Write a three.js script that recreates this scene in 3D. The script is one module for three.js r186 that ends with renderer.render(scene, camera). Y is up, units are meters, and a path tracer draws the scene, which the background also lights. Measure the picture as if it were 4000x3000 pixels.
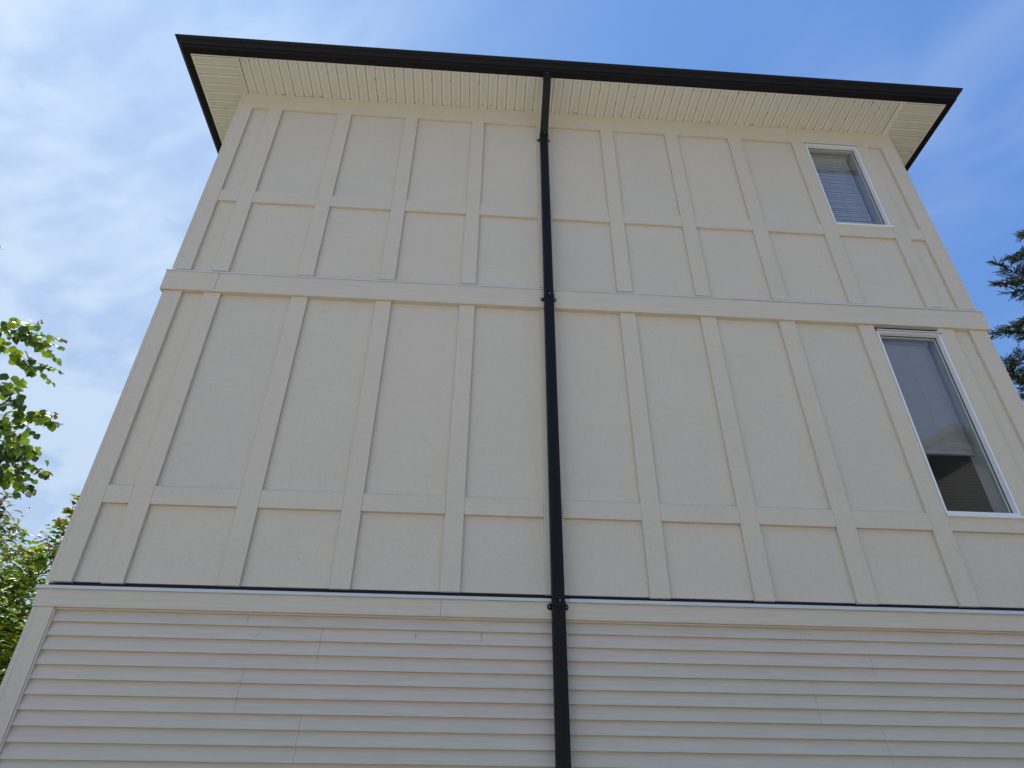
import * as THREE from 'three';
import { mergeGeometries } from 'three/addons/utils/BufferGeometryUtils.js';

// ---------------------------------------------------------------- camera, sky, sun, exposure
const scene = new THREE.Scene();
const D2R = Math.PI / 180;
const FPX = 2570.03;                                     // focal length for a picture 4000 wide
const camera = new THREE.PerspectiveCamera(2 * Math.atan(1500 / FPX) / D2R, 4 / 3, 0.05, 1500);
camera.position.set(0, 1.6, 4);
camera.rotation.order = 'YXZ';
camera.rotation.set(33.878 * D2R, -3.4805 * D2R, 0.568 * D2R);
camera.updateMatrixWorld(true);
scene.add(camera);

const renderer = new THREE.WebGLRenderer({ antialias: true });
renderer.toneMapping = THREE.LinearToneMapping;
renderer.toneMappingExposure = 1.30;
renderer.outputColorSpace = THREE.SRGBColorSpace;
renderer.shadowMap.enabled = true;

// seeded random numbers and periodic value noise
function rng(seed) { let a = seed >>> 0; return () => { a = (a + 0x6D2B79F5) | 0; let t = Math.imul(a ^ (a >>> 15), 1 | a); t = (t + Math.imul(t ^ (t >>> 7), 61 | t)) ^ t; return ((t ^ (t >>> 14)) >>> 0) / 4294967296; }; }
const hash = (x, y, s) => { let h = Math.imul(x, 374761393) + Math.imul(y, 668265263) + Math.imul(s, 982451653); h = Math.imul(h ^ (h >>> 13), 1274126177); return ((h ^ (h >>> 16)) >>> 0) / 4294967296; };
const mod = (a, n) => ((a % n) + n) % n;
function vnoise(x, y, s, px = 1 << 20, py = px) {
  const xi = Math.floor(x), yi = Math.floor(y), fx = x - xi, fy = y - yi, u = fx * fx * fx * (fx * (fx * 6 - 15) + 10), v = fy * fy * fy * (fy * (fy * 6 - 15) + 10);
  const a = hash(mod(xi, px), mod(yi, py), s), b = hash(mod(xi + 1, px), mod(yi, py), s), c = hash(mod(xi, px), mod(yi + 1, py), s), d = hash(mod(xi + 1, px), mod(yi + 1, py), s);
  return a + (b - a) * u + (c - a) * v + (a - b - c + d) * u * v;
}
function fbm(x, y, s, oct, px, py) { let r = 0, a = 0.5, n = 0; for (let o = 0; o < oct; o++) { r += a * vnoise(x, y, s + o, px, py); n += a; a *= 0.5; x *= 2; y *= 2; if (px) { px *= 2; py = (py ?? px / 2) * 2; } } return r / n; }
const clamp = (x, a = 0, b = 1) => Math.min(b, Math.max(a, x)), mix = (a, b, t) => a + (b - a) * t, sstep = (a, b, x) => { const t = clamp((x - a) / (b - a)); return t * t * (3 - 2 * t); };

const SUN_AZ = -39 * D2R, SUN_EL = 61 * D2R;
const sunDir = new THREE.Vector3(Math.cos(SUN_EL) * Math.sin(SUN_AZ), Math.sin(SUN_EL), -Math.cos(SUN_EL) * Math.cos(SUN_AZ));
{
  const W = 4096, H = 2048, data = new Float32Array(W * H * 4);
  for (let j = 0; j < H; j++) {
    const el = ((j + 0.5) / H - 0.5) * Math.PI, y = Math.sin(el), ce = Math.cos(el);
    for (let i = 0; i < W; i++) {
      const az = ((i + 0.5) / W - 0.5) * 2 * Math.PI, x = ce * Math.cos(az), z = ce * Math.sin(az), o = (j * W + i) * 4;
      const ang = Math.acos(clamp(x * sunDir.x + y * sunDir.y + z * sunDir.z, -1, 1)) / D2R;
      const e = Math.max(y, 0), hz = Math.pow(1 - e, 3), glow = Math.exp(-ang / 26);
      // clear air: deep blue away from the sun, paler towards it and towards the horizon
      let r = 0.085 + 0.16 * hz + 0.14 * glow, g = 0.205 + 0.22 * hz + 0.18 * glow, b = 0.535 + 0.10 * hz + 0.14 * glow;
      if (y > 0) {                                        // high thin cloud on a plane overhead: a bank towards -x, thin wisps elsewhere
        const k = 1 / (y + 0.12), px = x * k, pz = z * k, u = px * 0.80 + pz * 0.60, v = -px * 0.60 + pz * 0.80;
        const w1 = fbm(u * 1.6 + 3, v * 1.6 + 7, 11, 4), w2 = fbm(u * 1.6 + 13, v * 1.6 + 1, 21, 4);
        const big = fbm(u * 1.3 + 5.3, v * 1.7 + 2.1, 31, 4), st = fbm(u * 2.6 + w1 * 2.4, v * 4.2 + w2 * 2.4, 41, 6), fine = fbm(u * 15 + w2 * 5, v * 23 + w1 * 5, 51, 5);
        const bank = sstep(0.16, -0.85, px + (big - 0.5) * 0.32 + (w1 - 0.5) * 0.2), tex = st * 0.36 + fine * 0.64;
        let c = bank * clamp(0.62 + 0.22 * glow + 0.8 * (tex - 0.48)) + 0.26 * sstep(0.46, 0.78, st * 0.55 + big * 0.45);
        c = clamp(c * sstep(-0.02, 0.22, y), 0, 0.85);
        const lit = 0.50 + 0.20 * glow;
        r = mix(r, lit * 0.91, c); g = mix(g, lit * 1.10, c); b = mix(b, lit * 1.34, c);
      } else { const t = sstep(0, 0.12, -y); r = mix(r, 0.10, t); g = mix(g, 0.10, t); b = mix(b, 0.095, t); }
      data[o] = r; data[o + 1] = g; data[o + 2] = b; data[o + 3] = 1;
    }
  }
  const tex = new THREE.DataTexture(data, W, H, THREE.RGBAFormat, THREE.FloatType);
  tex.mapping = THREE.EquirectangularReflectionMapping; tex.magFilter = tex.minFilter = THREE.LinearFilter; tex.needsUpdate = true;
  scene.background = tex; scene.environment = tex;
}
const sun = new THREE.DirectionalLight(new THREE.Color(1, 0.95, 0.86), 5);
sun.name = 'sun'; sun.position.copy(sunDir).multiplyScalar(60); sun.castShadow = true;
sun.shadow.mapSize.set(4096, 4096); sun.shadow.radius = 1;
Object.assign(sun.shadow.camera, { left: -30, right: 30, top: 30, bottom: -30, near: 1, far: 140 });
scene.add(sun); scene.add(sun.target);

// ---------------------------------------------------------------- helpers
const used = new Map();
function numbered(name) { const n = used.get(name) ?? 0; used.set(name, n + 1); return n ? `${name}_${String(n).padStart(3, '0')}` : name; }
function tag(o, label, category, group) { o.userData.label = label; o.userData.category = category; if (group) o.userData.group = group; return o; }
function thing(name, label, category, pos = [0, 0, 0], group) { const o = new THREE.Group(); o.name = numbered(name); o.position.set(...pos); scene.add(o); return tag(o, label, category, group); }
const counters = new WeakMap();
function inner(name, parent) { let m = counters.get(parent); if (!m) counters.set(parent, m = new Map()); const n = m.get(name) ?? 0; m.set(name, n + 1); return n ? `${name}_${String(n).padStart(3, '0')}` : name; }
function grp(name, parent) { const g = new THREE.Group(); g.name = inner(name, parent); parent.add(g); return g; }
function part(name, geo, mat, parent, pos) {
  if (Array.isArray(geo)) geo = geo.length === 1 ? geo[0] : mergeGeometries(geo);
  const m = new THREE.Mesh(geo, mat); m.name = inner(name, parent); m.castShadow = m.receiveShadow = true;
  if (pos) m.position.set(...pos);
  parent.add(m); return m;
}
const V = (x, y, z) => new THREE.Vector3(x, y, z);
// a triangle soup of quads with metre uv chosen by the way each face points
function soup(quads) {
  const P = [], U = [];
  const tri = (a, b, c) => {
    const n = new THREE.Vector3().crossVectors(new THREE.Vector3().subVectors(b, a), new THREE.Vector3().subVectors(c, a)), ax = Math.abs(n.x), ay = Math.abs(n.y), az = Math.abs(n.z);
    for (const p of [a, b, c]) { P.push(p.x, p.y, p.z); if (az >= ax && az >= ay) U.push(p.x, p.y); else if (ay >= ax) U.push(p.x, p.z); else U.push(p.z, p.y); }
  };
  for (const q of quads) { tri(q[0], q[1], q[2]); if (q[3]) tri(q[0], q[2], q[3]); }
  const g = new THREE.BufferGeometry();
  g.setAttribute('position', new THREE.Float32BufferAttribute(P, 3)); g.setAttribute('uv', new THREE.Float32BufferAttribute(U, 2)); g.computeVertexNormals(); return g;
}
// box whose +z face has chamfered edges
function board(x0, x1, y0, y1, z0, z1, c = 0.0018) {
  const B = [V(x0, y0, z0), V(x1, y0, z0), V(x1, y1, z0), V(x0, y1, z0)], M = [V(x0, y0, z1 - c), V(x1, y0, z1 - c), V(x1, y1, z1 - c), V(x0, y1, z1 - c)];
  if (c <= 0) return soup([[M[0], M[1], M[2], M[3]], [B[1], B[0], B[3], B[2]], ...[0, 1, 2, 3].map((i) => [B[i], B[(i + 1) % 4], M[(i + 1) % 4], M[i]])]);
  const F = [V(x0 + c, y0 + c, z1), V(x1 - c, y0 + c, z1), V(x1 - c, y1 - c, z1), V(x0 + c, y1 - c, z1)];
  const q = [[F[0], F[1], F[2], F[3]], [B[1], B[0], B[3], B[2]]];
  for (let i = 0; i < 4; i++) { const k = (i + 1) % 4; q.push([B[i], B[k], M[k], M[i]], [M[i], M[k], F[k], F[i]]); }
  return soup(q);
}
// closed profile [[a, b] ...] (counter-clockwise) swept along x, a = z, b = y
function sweepX(prof, x0, x1) {
  const q = [], n = prof.length;
  for (let i = 0; i < n; i++) { const [a, b] = prof[i], [c, d] = prof[(i + 1) % n]; q.push([V(x0, b, a), V(x0, d, c), V(x1, d, c), V(x1, b, a)]); }
  for (let i = 1; i < n - 1; i++) { const t = [prof[0], prof[i], prof[i + 1]]; q.push(t.map(([a, b]) => V(x1, b, a)), t.map(([a, b]) => V(x0, b, a)).reverse()); }
  return soup(q);
}
// a tapered tube through points
function tube(pts, r0, r1, seg = 8) {
  const P = [], N = [], I = [], U = []; let frame = V(0.3, 0.1, 0.9).normalize();
  pts.forEach((p, i) => {
    const a = pts[Math.max(0, i - 1)], b = pts[Math.min(pts.length - 1, i + 1)], t = new THREE.Vector3().subVectors(b, a).normalize();
    frame = frame.clone().addScaledVector(t, -frame.dot(t)); if (frame.lengthSq() < 1e-4) frame = V(t.y, -t.x, 0.1).cross(t); frame.normalize();
    const bi = new THREE.Vector3().crossVectors(t, frame), r = mix(r0, r1, i / (pts.length - 1));
    for (let k = 0; k <= seg; k++) { const an = k / seg * 2 * Math.PI, d = frame.clone().multiplyScalar(Math.cos(an)).addScaledVector(bi, Math.sin(an)); P.push(p.x + d.x * r, p.y + d.y * r, p.z + d.z * r); N.push(d.x, d.y, d.z); U.push(k / seg * 0.4, i * 0.3); }
  });
  const w = seg + 1; for (let i = 0; i < pts.length - 1; i++) for (let k = 0; k < seg; k++) { const a = i * w + k; I.push(a, a + 1, a + w, a + 1, a + w + 1, a + w); }
  const g = new THREE.BufferGeometry(); g.setAttribute('position', new THREE.Float32BufferAttribute(P, 3)); g.setAttribute('normal', new THREE.Float32BufferAttribute(N, 3)); g.setAttribute('uv', new THREE.Float32BufferAttribute(U, 2)); g.setIndex(I); return g.toNonIndexed();
}
// a point of the place that lies at a distance from the camera in the direction of a photograph pixel
function at(px, py, dist) { return V((px - 2000) / FPX, -(py - 1500) / FPX, -1).normalize().applyQuaternion(camera.quaternion).multiplyScalar(dist).add(camera.position); }

// ---------------------------------------------------------------- materials
function dataTex(w, h, fn, repU, repV, srgb = true) {
  const d = new Uint8Array(w * h * 4);
  for (let j = 0; j < h; j++) for (let i = 0; i < w; i++) { const c = fn(i / w, j / h, i, j), o = (j * w + i) * 4; for (let k = 0; k < 3; k++) d[o + k] = clamp(Array.isArray(c) ? c[k] : c) * 255; d[o + 3] = 255; }
  const t = new THREE.DataTexture(d, w, h, THREE.RGBAFormat); t.wrapS = t.wrapT = THREE.RepeatWrapping; t.magFilter = THREE.LinearFilter; t.minFilter = THREE.LinearMipmapLinearFilter; t.generateMipmaps = true;
  if (srgb) t.colorSpace = THREE.SRGBColorSpace; t.repeat.set(1 / repU, 1 / repV); t.needsUpdate = true; return t;
}
// painted fibre cement: fine stipple, faint weather blotches with an outline
const stipple = dataTex(512, 512, (u, v) => 0.94 + 0.05 * (fbm(u * 170, v * 170, 3, 3, 170, 170) - 0.5) + 0.018 * (fbm(u * 7, v * 7, 5, 5, 7, 7) - 0.5), 1.7, 1.7);
const stippleBump = dataTex(512, 512, (u, v) => fbm(u * 150, v * 150, 9, 3, 150, 150), 0.8, 0.8, false);
const grainX = dataTex(512, 512, (u, v) => 0.94 + 0.055 * (fbm(u * 9, v * 150, 13, 4, 9, 150) - 0.5) + 0.02 * (fbm(u * 6, v * 6, 15, 4, 6, 6) - 0.5), 1.5, 1.5);
const grainXBump = dataTex(512, 512, (u, v) => fbm(u * 10, v * 190, 17, 3, 10, 190), 0.9, 0.9, false);
const paint = (r, g, b, extra = {}) => new THREE.MeshStandardMaterial({ color: new THREE.Color().setRGB(r, g, b), roughness: 0.78, map: stipple, bumpMap: stippleBump, bumpScale: 0.0005, side: THREE.DoubleSide, ...extra });
const panelMats = [paint(0.722, 0.654, 0.532), paint(0.712, 0.646, 0.529), paint(0.728, 0.656, 0.530)];
const battenMats = [paint(0.724, 0.652, 0.526), paint(0.718, 0.647, 0.524), paint(0.728, 0.654, 0.527)];
const sidingMats = [0, 1, 2].map((i) => paint(0.688 + i * 0.008, 0.622 + i * 0.007, 0.508 + i * 0.006, { map: grainX, bumpMap: grainXBump, bumpScale: 0.0006, roughness: 0.66 }));
const bandMats = [0, 1].map((i) => paint(0.714 + i * 0.008, 0.643 + i * 0.007, 0.518 + i * 0.005, { map: grainX, bumpMap: grainXBump, bumpScale: 0.0007 }));
const plain = (r, g, b, rough = 0.6, extra = {}) => new THREE.MeshStandardMaterial({ color: new THREE.Color().setRGB(r, g, b), roughness: rough, side: THREE.DoubleSide, ...extra });
const fleck = dataTex(256, 256, (u, v) => 0.90 + 0.16 * (fbm(u * 40, v * 40, 23, 4, 40, 40) - 0.5), 0.5, 0.5);
const M = {
  metalBlack: new THREE.MeshPhysicalMaterial({ color: new THREE.Color().setRGB(0.0115, 0.0100, 0.0105), roughness: 0.5, specularIntensity: 0.42, map: fleck, side: THREE.DoubleSide }), flashing: plain(0.60, 0.62, 0.65, 0.4), vinyl: plain(0.80, 0.83, 0.86, 0.32), gasket: plain(0.012, 0.012, 0.013, 0.6),
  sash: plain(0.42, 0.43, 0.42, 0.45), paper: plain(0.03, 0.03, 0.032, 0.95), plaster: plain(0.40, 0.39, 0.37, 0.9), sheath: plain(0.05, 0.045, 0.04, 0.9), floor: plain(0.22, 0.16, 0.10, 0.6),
  slat: plain(0.40, 0.41, 0.42, 0.42), slatWhite: plain(0.60, 0.60, 0.60, 0.42), returnPaint: plain(0.72, 0.72, 0.70, 0.8), cord: plain(0.35, 0.35, 0.35, 0.8), screw: plain(0.72, 0.72, 0.72, 0.3, { metalness: 0.6 }), shingle: plain(0.05, 0.048, 0.046, 0.95, { map: fleck }), concrete: plain(0.30, 0.28, 0.25, 0.9, { map: fleck }), caulk: plain(0.46, 0.42, 0.35, 0.6), groove: plain(0.45, 0.42, 0.36, 0.8),
  glass: new THREE.MeshPhysicalMaterial({ color: new THREE.Color().setRGB(0.80, 0.82, 0.83), roughness: 0.0, transmission: 1, thickness: 0, ior: 1.80, side: THREE.DoubleSide }),
};
// perforated aluminium soffit: rows of round holes down the middle of each strip; grime flecks gather round some of them
const SW = 0.0917;
const holes = dataTex(276, 54, (u, v) => { const x = u * SW, y = v * 0.0176; if (x < 0.022 || x > 0.072) return 1; for (let r = -1; r <= 2; r++) { const cy = r * 0.0088, off = (r & 1) ? 0.0045 : 0, k = Math.round((x - 0.024 - off) / 0.009), cx = 0.024 + off + k * 0.009; if (k >= 0 && cx < 0.071 && Math.hypot(x - cx, y - cy) < 0.0019) return 0; } return 1; }, SW, 0.0176, false);
const soffitTint = dataTex(256, 256, (u, v) => { const s = fbm(u * 26, v * 26, 61, 4, 26, 26), d = sstep(0.74, 0.82, s) * 0.15; return [0.95 - d, 0.94 - d, 0.91 - d * 0.9]; }, 1.3, 1.3);
M.soffit = plain(0.86, 0.865, 0.82, 0.5, { map: soffitTint, alphaMap: holes, transparent: true });
M.soffitTrim = plain(0.75, 0.745, 0.68, 0.5);

// ---------------------------------------------------------------- ground
{
  const grass = dataTex(512, 512, (u, v) => { const a = fbm(u * 60, v * 60, 71, 4, 60, 60), b = fbm(u * 5, v * 5, 72, 4, 5, 5); return [0.20 + 0.16 * a + 0.08 * b, 0.21 + 0.15 * a, 0.13 + 0.08 * a]; }, 3, 3);
  const g = new THREE.CircleGeometry(900, 64); g.rotateX(-Math.PI / 2); const p = g.attributes.position, uv = g.attributes.uv; for (let i = 0; i < p.count; i++) uv.setXY(i, p.getX(i), p.getZ(i));
  const m = new THREE.Mesh(g, new THREE.MeshStandardMaterial({ map: grass, roughness: 1 })); m.name = 'ground'; m.receiveShadow = true; m.userData.kind = 'structure'; scene.add(m);
  const pave = dataTex(512, 512, (u, v) => { const a = fbm(u * 90, v * 90, 81, 3, 90, 90), b = fbm(u * 6, v * 6, 82, 4, 6, 6); return [0.745 + 0.14 * (a - 0.5) + 0.10 * (b - 0.5), 0.71 + 0.14 * (a - 0.5) + 0.1 * (b - 0.5), 0.665 + 0.13 * (a - 0.5) + 0.1 * (b - 0.5)]; }, 4, 4);
  const d = new THREE.Mesh(soup([[V(-24, 0, 0), V(9.6, 0, 0), V(9.6, 0, -21.8), V(-24, 0, -21.8)].map((q) => V(q.x, 0.004, q.z + 25))]), new THREE.MeshStandardMaterial({ map: pave, roughness: 0.95, side: THREE.DoubleSide }));
  d.name = 'driveway'; d.receiveShadow = true; d.userData.kind = 'structure'; scene.add(d);
}

// ---------------------------------------------------------------- the house
const house = thing('townhouse', 'tall cream painted three storey house side with battens, siding and black eaves', 'house');
const XL = -2.474, XR = 4.171, HS = 7.647, PF = -0.026, BACK = -10;
// panel edges between the battens, left to right
const E = [[-2.328, -2.164], [-2.035, -1.494], [-1.365, -0.837], [-0.715, -0.180], [-0.058, 0.459], [0.581, 1.105], [1.232, 1.762], [1.888, 2.411], [2.543, 3.074], [3.204, 3.743], [3.875, 4.019]];
const WIN = [{ x0: 3.204, x1: 3.743, y0: 6.215, y1: 7.417 }, { x0: 3.204, x1: 3.743, y0: 3.372, y1: 4.990 }];
{
  // shell: sheathing behind the cladding with two window openings, closed on all sides
  const wall = grp('wall', house), zs0 = -0.205, zs1 = -0.046, ys = [0.05, 3.372, 4.99, 6.215, 7.417, HS + 0.02], f = [];
  f.push(board(XL + 0.01, 3.204, 0.05, HS + 0.02, zs0, zs1, 0), board(3.743, XR - 0.01, 0.05, HS + 0.02, zs0, zs1, 0));
  f.push(board(3.204, 3.743, ys[0], ys[1], zs0, zs1, 0), board(3.204, 3.743, ys[2], ys[3], zs0, zs1, 0), board(3.204, 3.743, ys[4], ys[5], zs0, zs1, 0));
  part('sheathing', f, M.paper, wall);
  part('interior_lining', [board(XL + 0.2, 3.19, 0.2, HS - 0.1, -0.222, -0.208, 0), board(3.757, XR - 0.2, 0.2, HS - 0.1, -0.222, -0.208, 0), board(3.19, 3.757, 0.2, 3.36, -0.222, -0.208, 0), board(3.19, 3.757, 5.012, 6.2, -0.222, -0.208, 0), board(3.19, 3.757, 7.43, HS - 0.1, -0.222, -0.208, 0)], M.plaster, wall);
  // side and rear walls with lap siding, seen from a step to the side only
  const lapWall = (n, fn) => { const q = []; for (let i = 0; i < n; i++) q.push(fn(i)); return q; };
  for (const s of [-1, 1]) {
    const x = s < 0 ? XL : XR, q = [];
    for (let y = 0.3; y < HS; y += 0.0755) { const y1 = Math.min(y + 0.08, HS); q.push([V(x + s * 0.0, y, -0.03), V(x - s * 0.012, y1, -0.03), V(x - s * 0.012, y1, BACK), V(x + s * 0.0, y, BACK)], [V(x, y, -0.03), V(x, y, BACK), V(x - s * 0.012, y, BACK), V(x - s * 0.012, y, -0.03)]); }
    part('side_siding', soup(q), sidingMats[0], wall);
    part('side_wall', board(Math.min(x - s * 0.014, x - s * 0.2), Math.max(x - s * 0.014, x - s * 0.2), 0.05, HS + 0.02, BACK, -0.206, 0), M.plaster, wall);
  }
  part('rear_wall', board(XL, XR, 0.05, HS + 0.02, BACK - 0.2, BACK - 0.001, 0), sidingMats[1], wall);
  for (const y of [0.1, 2.62, 5.03]) part('floor', board(XL + 0.201, XR - 0.201, y, y + 0.12, BACK + 0.001, -0.224, 0), M.floor, wall);
  part('ceiling', board(XL + 0.201, XR - 0.201, HS - 0.06, HS - 0.02, BACK + 0.001, -0.224, 0), M.plaster, wall);
  part('foundation', board(XL - 0.01, XR + 0.01, -0.3, 0.30, -0.25, 0.005, 0.004), M.concrete, wall);
}
// board and batten cladding of the two upper storeys
const R1 = rng(5);
function storey(y0, yr0, yr1, y1, topBoard, win, openAbove) {
  const c = grp('batten_cladding', house), L = [XL, ...E.flatMap((e) => e), XR];
  const mid = [XL + 0.02]; for (let i = 0; i < 10; i++) mid.push((E[i][1] + E[i + 1][0]) / 2); mid.push(XR - 0.02);
  for (let i = 0; i < 11; i++) {
    const a = mid[i] + 0.0015, b = mid[i + 1] - 0.0015, zj = PF + (R1() - 0.5) * 0.0012, m = () => panelMats[Math.floor(R1() * 3)];
    part('panel', board(a, b, y0 + (topBoard ? -0.012 : 0.006), (yr0 + yr1) / 2 - 0.001, zj - 0.0125, zj, 0), m(), c);
    if (i !== 9) part('panel', board(a, b, (yr0 + yr1) / 2 + 0.001, y1 + (topBoard ? 0.02 : 0.012), zj - 0.0125, zj, 0), m(), c);
    const rz = -0.0006 - R1() * 0.0012;
    part('rail', board(E[i][0] + 0.0006, E[i][1] - 0.0006, yr0, i === 9 ? win.y0 - 0.002 : yr1, PF + 0.0005, rz), battenMats[Math.floor(R1() * 3)], c);
  }
  for (let i = 0; i < 10; i++) { const dz = -R1() * 0.0008, dy = R1() * 0.004; part('batten', board(E[i][1], E[i + 1][0], y0 - dy, y1, PF + 0.001, dz), battenMats[Math.floor(R1() * 3)], c); }
  // corner boards: a wide face board and the edge of the board that turns the corner
  part('corner_board', board(XL + 0.027, E[0][0], y0 - 0.002, topBoard ? y1 : y1, PF + 0.001, 0), battenMats[0], c);
  part('corner_board', board(XL, XL + 0.0265, y0 - 0.002, topBoard ? HS - 0.001 : y1, -0.14, -0.0008), battenMats[1], c);
  part('corner_board', board(E[10][1], XR - 0.027, y0 - 0.002, y1, PF + 0.001, 0), battenMats[2], c);
  part('corner_board', board(XR - 0.0265, XR, y0 - 0.002, topBoard ? HS - 0.001 : y1, -0.14, -0.0008), battenMats[0], c);
  if (topBoard) {
    const xs = [XL + 0.027, 0.52, XR - 0.027];
    for (let i = 0; i < 2; i++) part('frieze_board', board(xs[i] + (i ? 0.0004 : 0), xs[i + 1], y1 + 0.0003, HS - 0.001, PF + 0.001, -0.0003 - 0.0004 * i), battenMats[i], c);
  }
  return c;
}
const upper = storey(5.258, 6.079, 6.213, 7.417, true, WIN[0]);
const middle = storey(2.767, 3.264, 3.386, 5.0257, false, WIN[1]);
// specks: nail holes and a dab of old filler on the boards
{
  const r = rng(77);
  for (const [px, py, s, m] of [[1165, 2180, 0.004, 'gasket'], [2866, 1968, 0.005, 'gasket'], [3143, 1382, 0.004, 'gasket'], [3825, 1374, 0.006, 'gasket'], [3740, 2155, 0.005, 'gasket'], [3235, 2037, 0.004, 'gasket'], [1537, 1197, 0.005, 'gasket'], [717, 1002, 0.004, 'gasket'], [800, 1176, 0.005, 'gasket'], [1408, 1994, 0.004, 'gasket']]) {
    const d = at(px, py, 1).sub(camera.position), t = -camera.position.z / d.z, p = camera.position.clone().addScaledVector(d, t), n = 7, q = [];
    const inPanel = E.some(([a, b]) => p.x > a && p.x < b), z = (inPanel ? PF : 0) + 0.0022;
    for (let i = 0; i < n; i++) { const f = (k) => { const a = k / n * 2 * Math.PI, rr = s * 0.72 * (0.8 + 0.4 * hash(k % n, px, 3)); return V(p.x + Math.cos(a) * rr, p.y + Math.sin(a) * rr, z - 0.001); }; q.push([V(p.x, p.y, z), f(i), f(i + 1)]); }
    part('nail_head', soup(q), M[m], py > 1230 ? middle : upper);
  }
}
// the two belt bands with their metal flashings
{
  const b1 = grp('belt_band', house), xs = [XL - 0.021, -2.085, XR + 0.02];
  for (let i = 0; i < 2; i++) part('band_board', board(xs[i] + (i ? 0.0008 : 0), xs[i + 1], 5.0262, 5.2205, PF, 0.020 - 0.0008 * (i % 2), 0.003), bandMats[i % 2], b1);
  for (const s of [-1, 1]) { const x = s < 0 ? XL - 0.021 : XR + 0.0005; part('band_board', board(x, x + 0.0205, 5.0265, 5.2200, BACK, PF - 0.0005, 0), bandMats[0], b1); }
  part('flashing', [board(XL - 0.026, 2.03, 5.2210, 5.2236, -0.045, 0.0250, 0), board(XL - 0.026, 2.03, 5.2115, 5.2209, 0.0228, 0.0250, 0)], M.flashing, b1);
  part('flashing', [board(2.0, XR + 0.025, 5.2238, 5.2262, -0.045, 0.0270, 0), board(2.0, XR + 0.025, 5.2120, 5.2237, 0.0252, 0.0270, 0)], M.flashing, b1);
  const b2 = grp('belt_band', house), x2 = [XL - 0.013, -0.166, XR + 0.012];
  for (let i = 0; i < 2; i++) part('band_board', board(x2[i] + (i ? 0.0005 : 0), x2[i + 1], 2.6160, 2.7200, -0.03, 0.014 - 0.0006 * i, 0.003), bandMats[i], b2);
  for (const s of [-1, 1]) { const x = s < 0 ? XL - 0.013 : XR + 0.0005; part('band_board', board(x, x + 0.0125, 2.6165, 2.7195, BACK, -0.0305, 0), bandMats[1], b2); }
  const fl = [[0, 2.7438], [-0.035, 2.7405]];
  part('flashing', sweepX([[-0.045, 2.735], [0.022, 2.7335], [0.0225, 2.7165], [0.0242, 2.7165], [0.0242, 2.7355], [-0.045, 2.737]], XL - 0.026, 0.612), M.flashing, b2);
  part('flashing', sweepX([[-0.045, 2.7364], [0.0245, 2.7349], [0.025, 2.7160], [0.0267, 2.7160], [0.0267, 2.7369], [-0.045, 2.7384]], 0.606, XR + 0.026), M.flashing, b2);
  part('flashing', [board(XL - 0.027, XL + 0.0, 2.7170, 2.7355, BACK, -0.0306, 0)], M.flashing, b2);
  part('starter_strip', sweepX([[-0.045, 2.6075], [-0.0045, 2.6075], [-0.004, 2.6155], [-0.045, 2.6155]], E[0][0] - 0.03, XR - 0.12), battenMats[1], b2);
}
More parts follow.
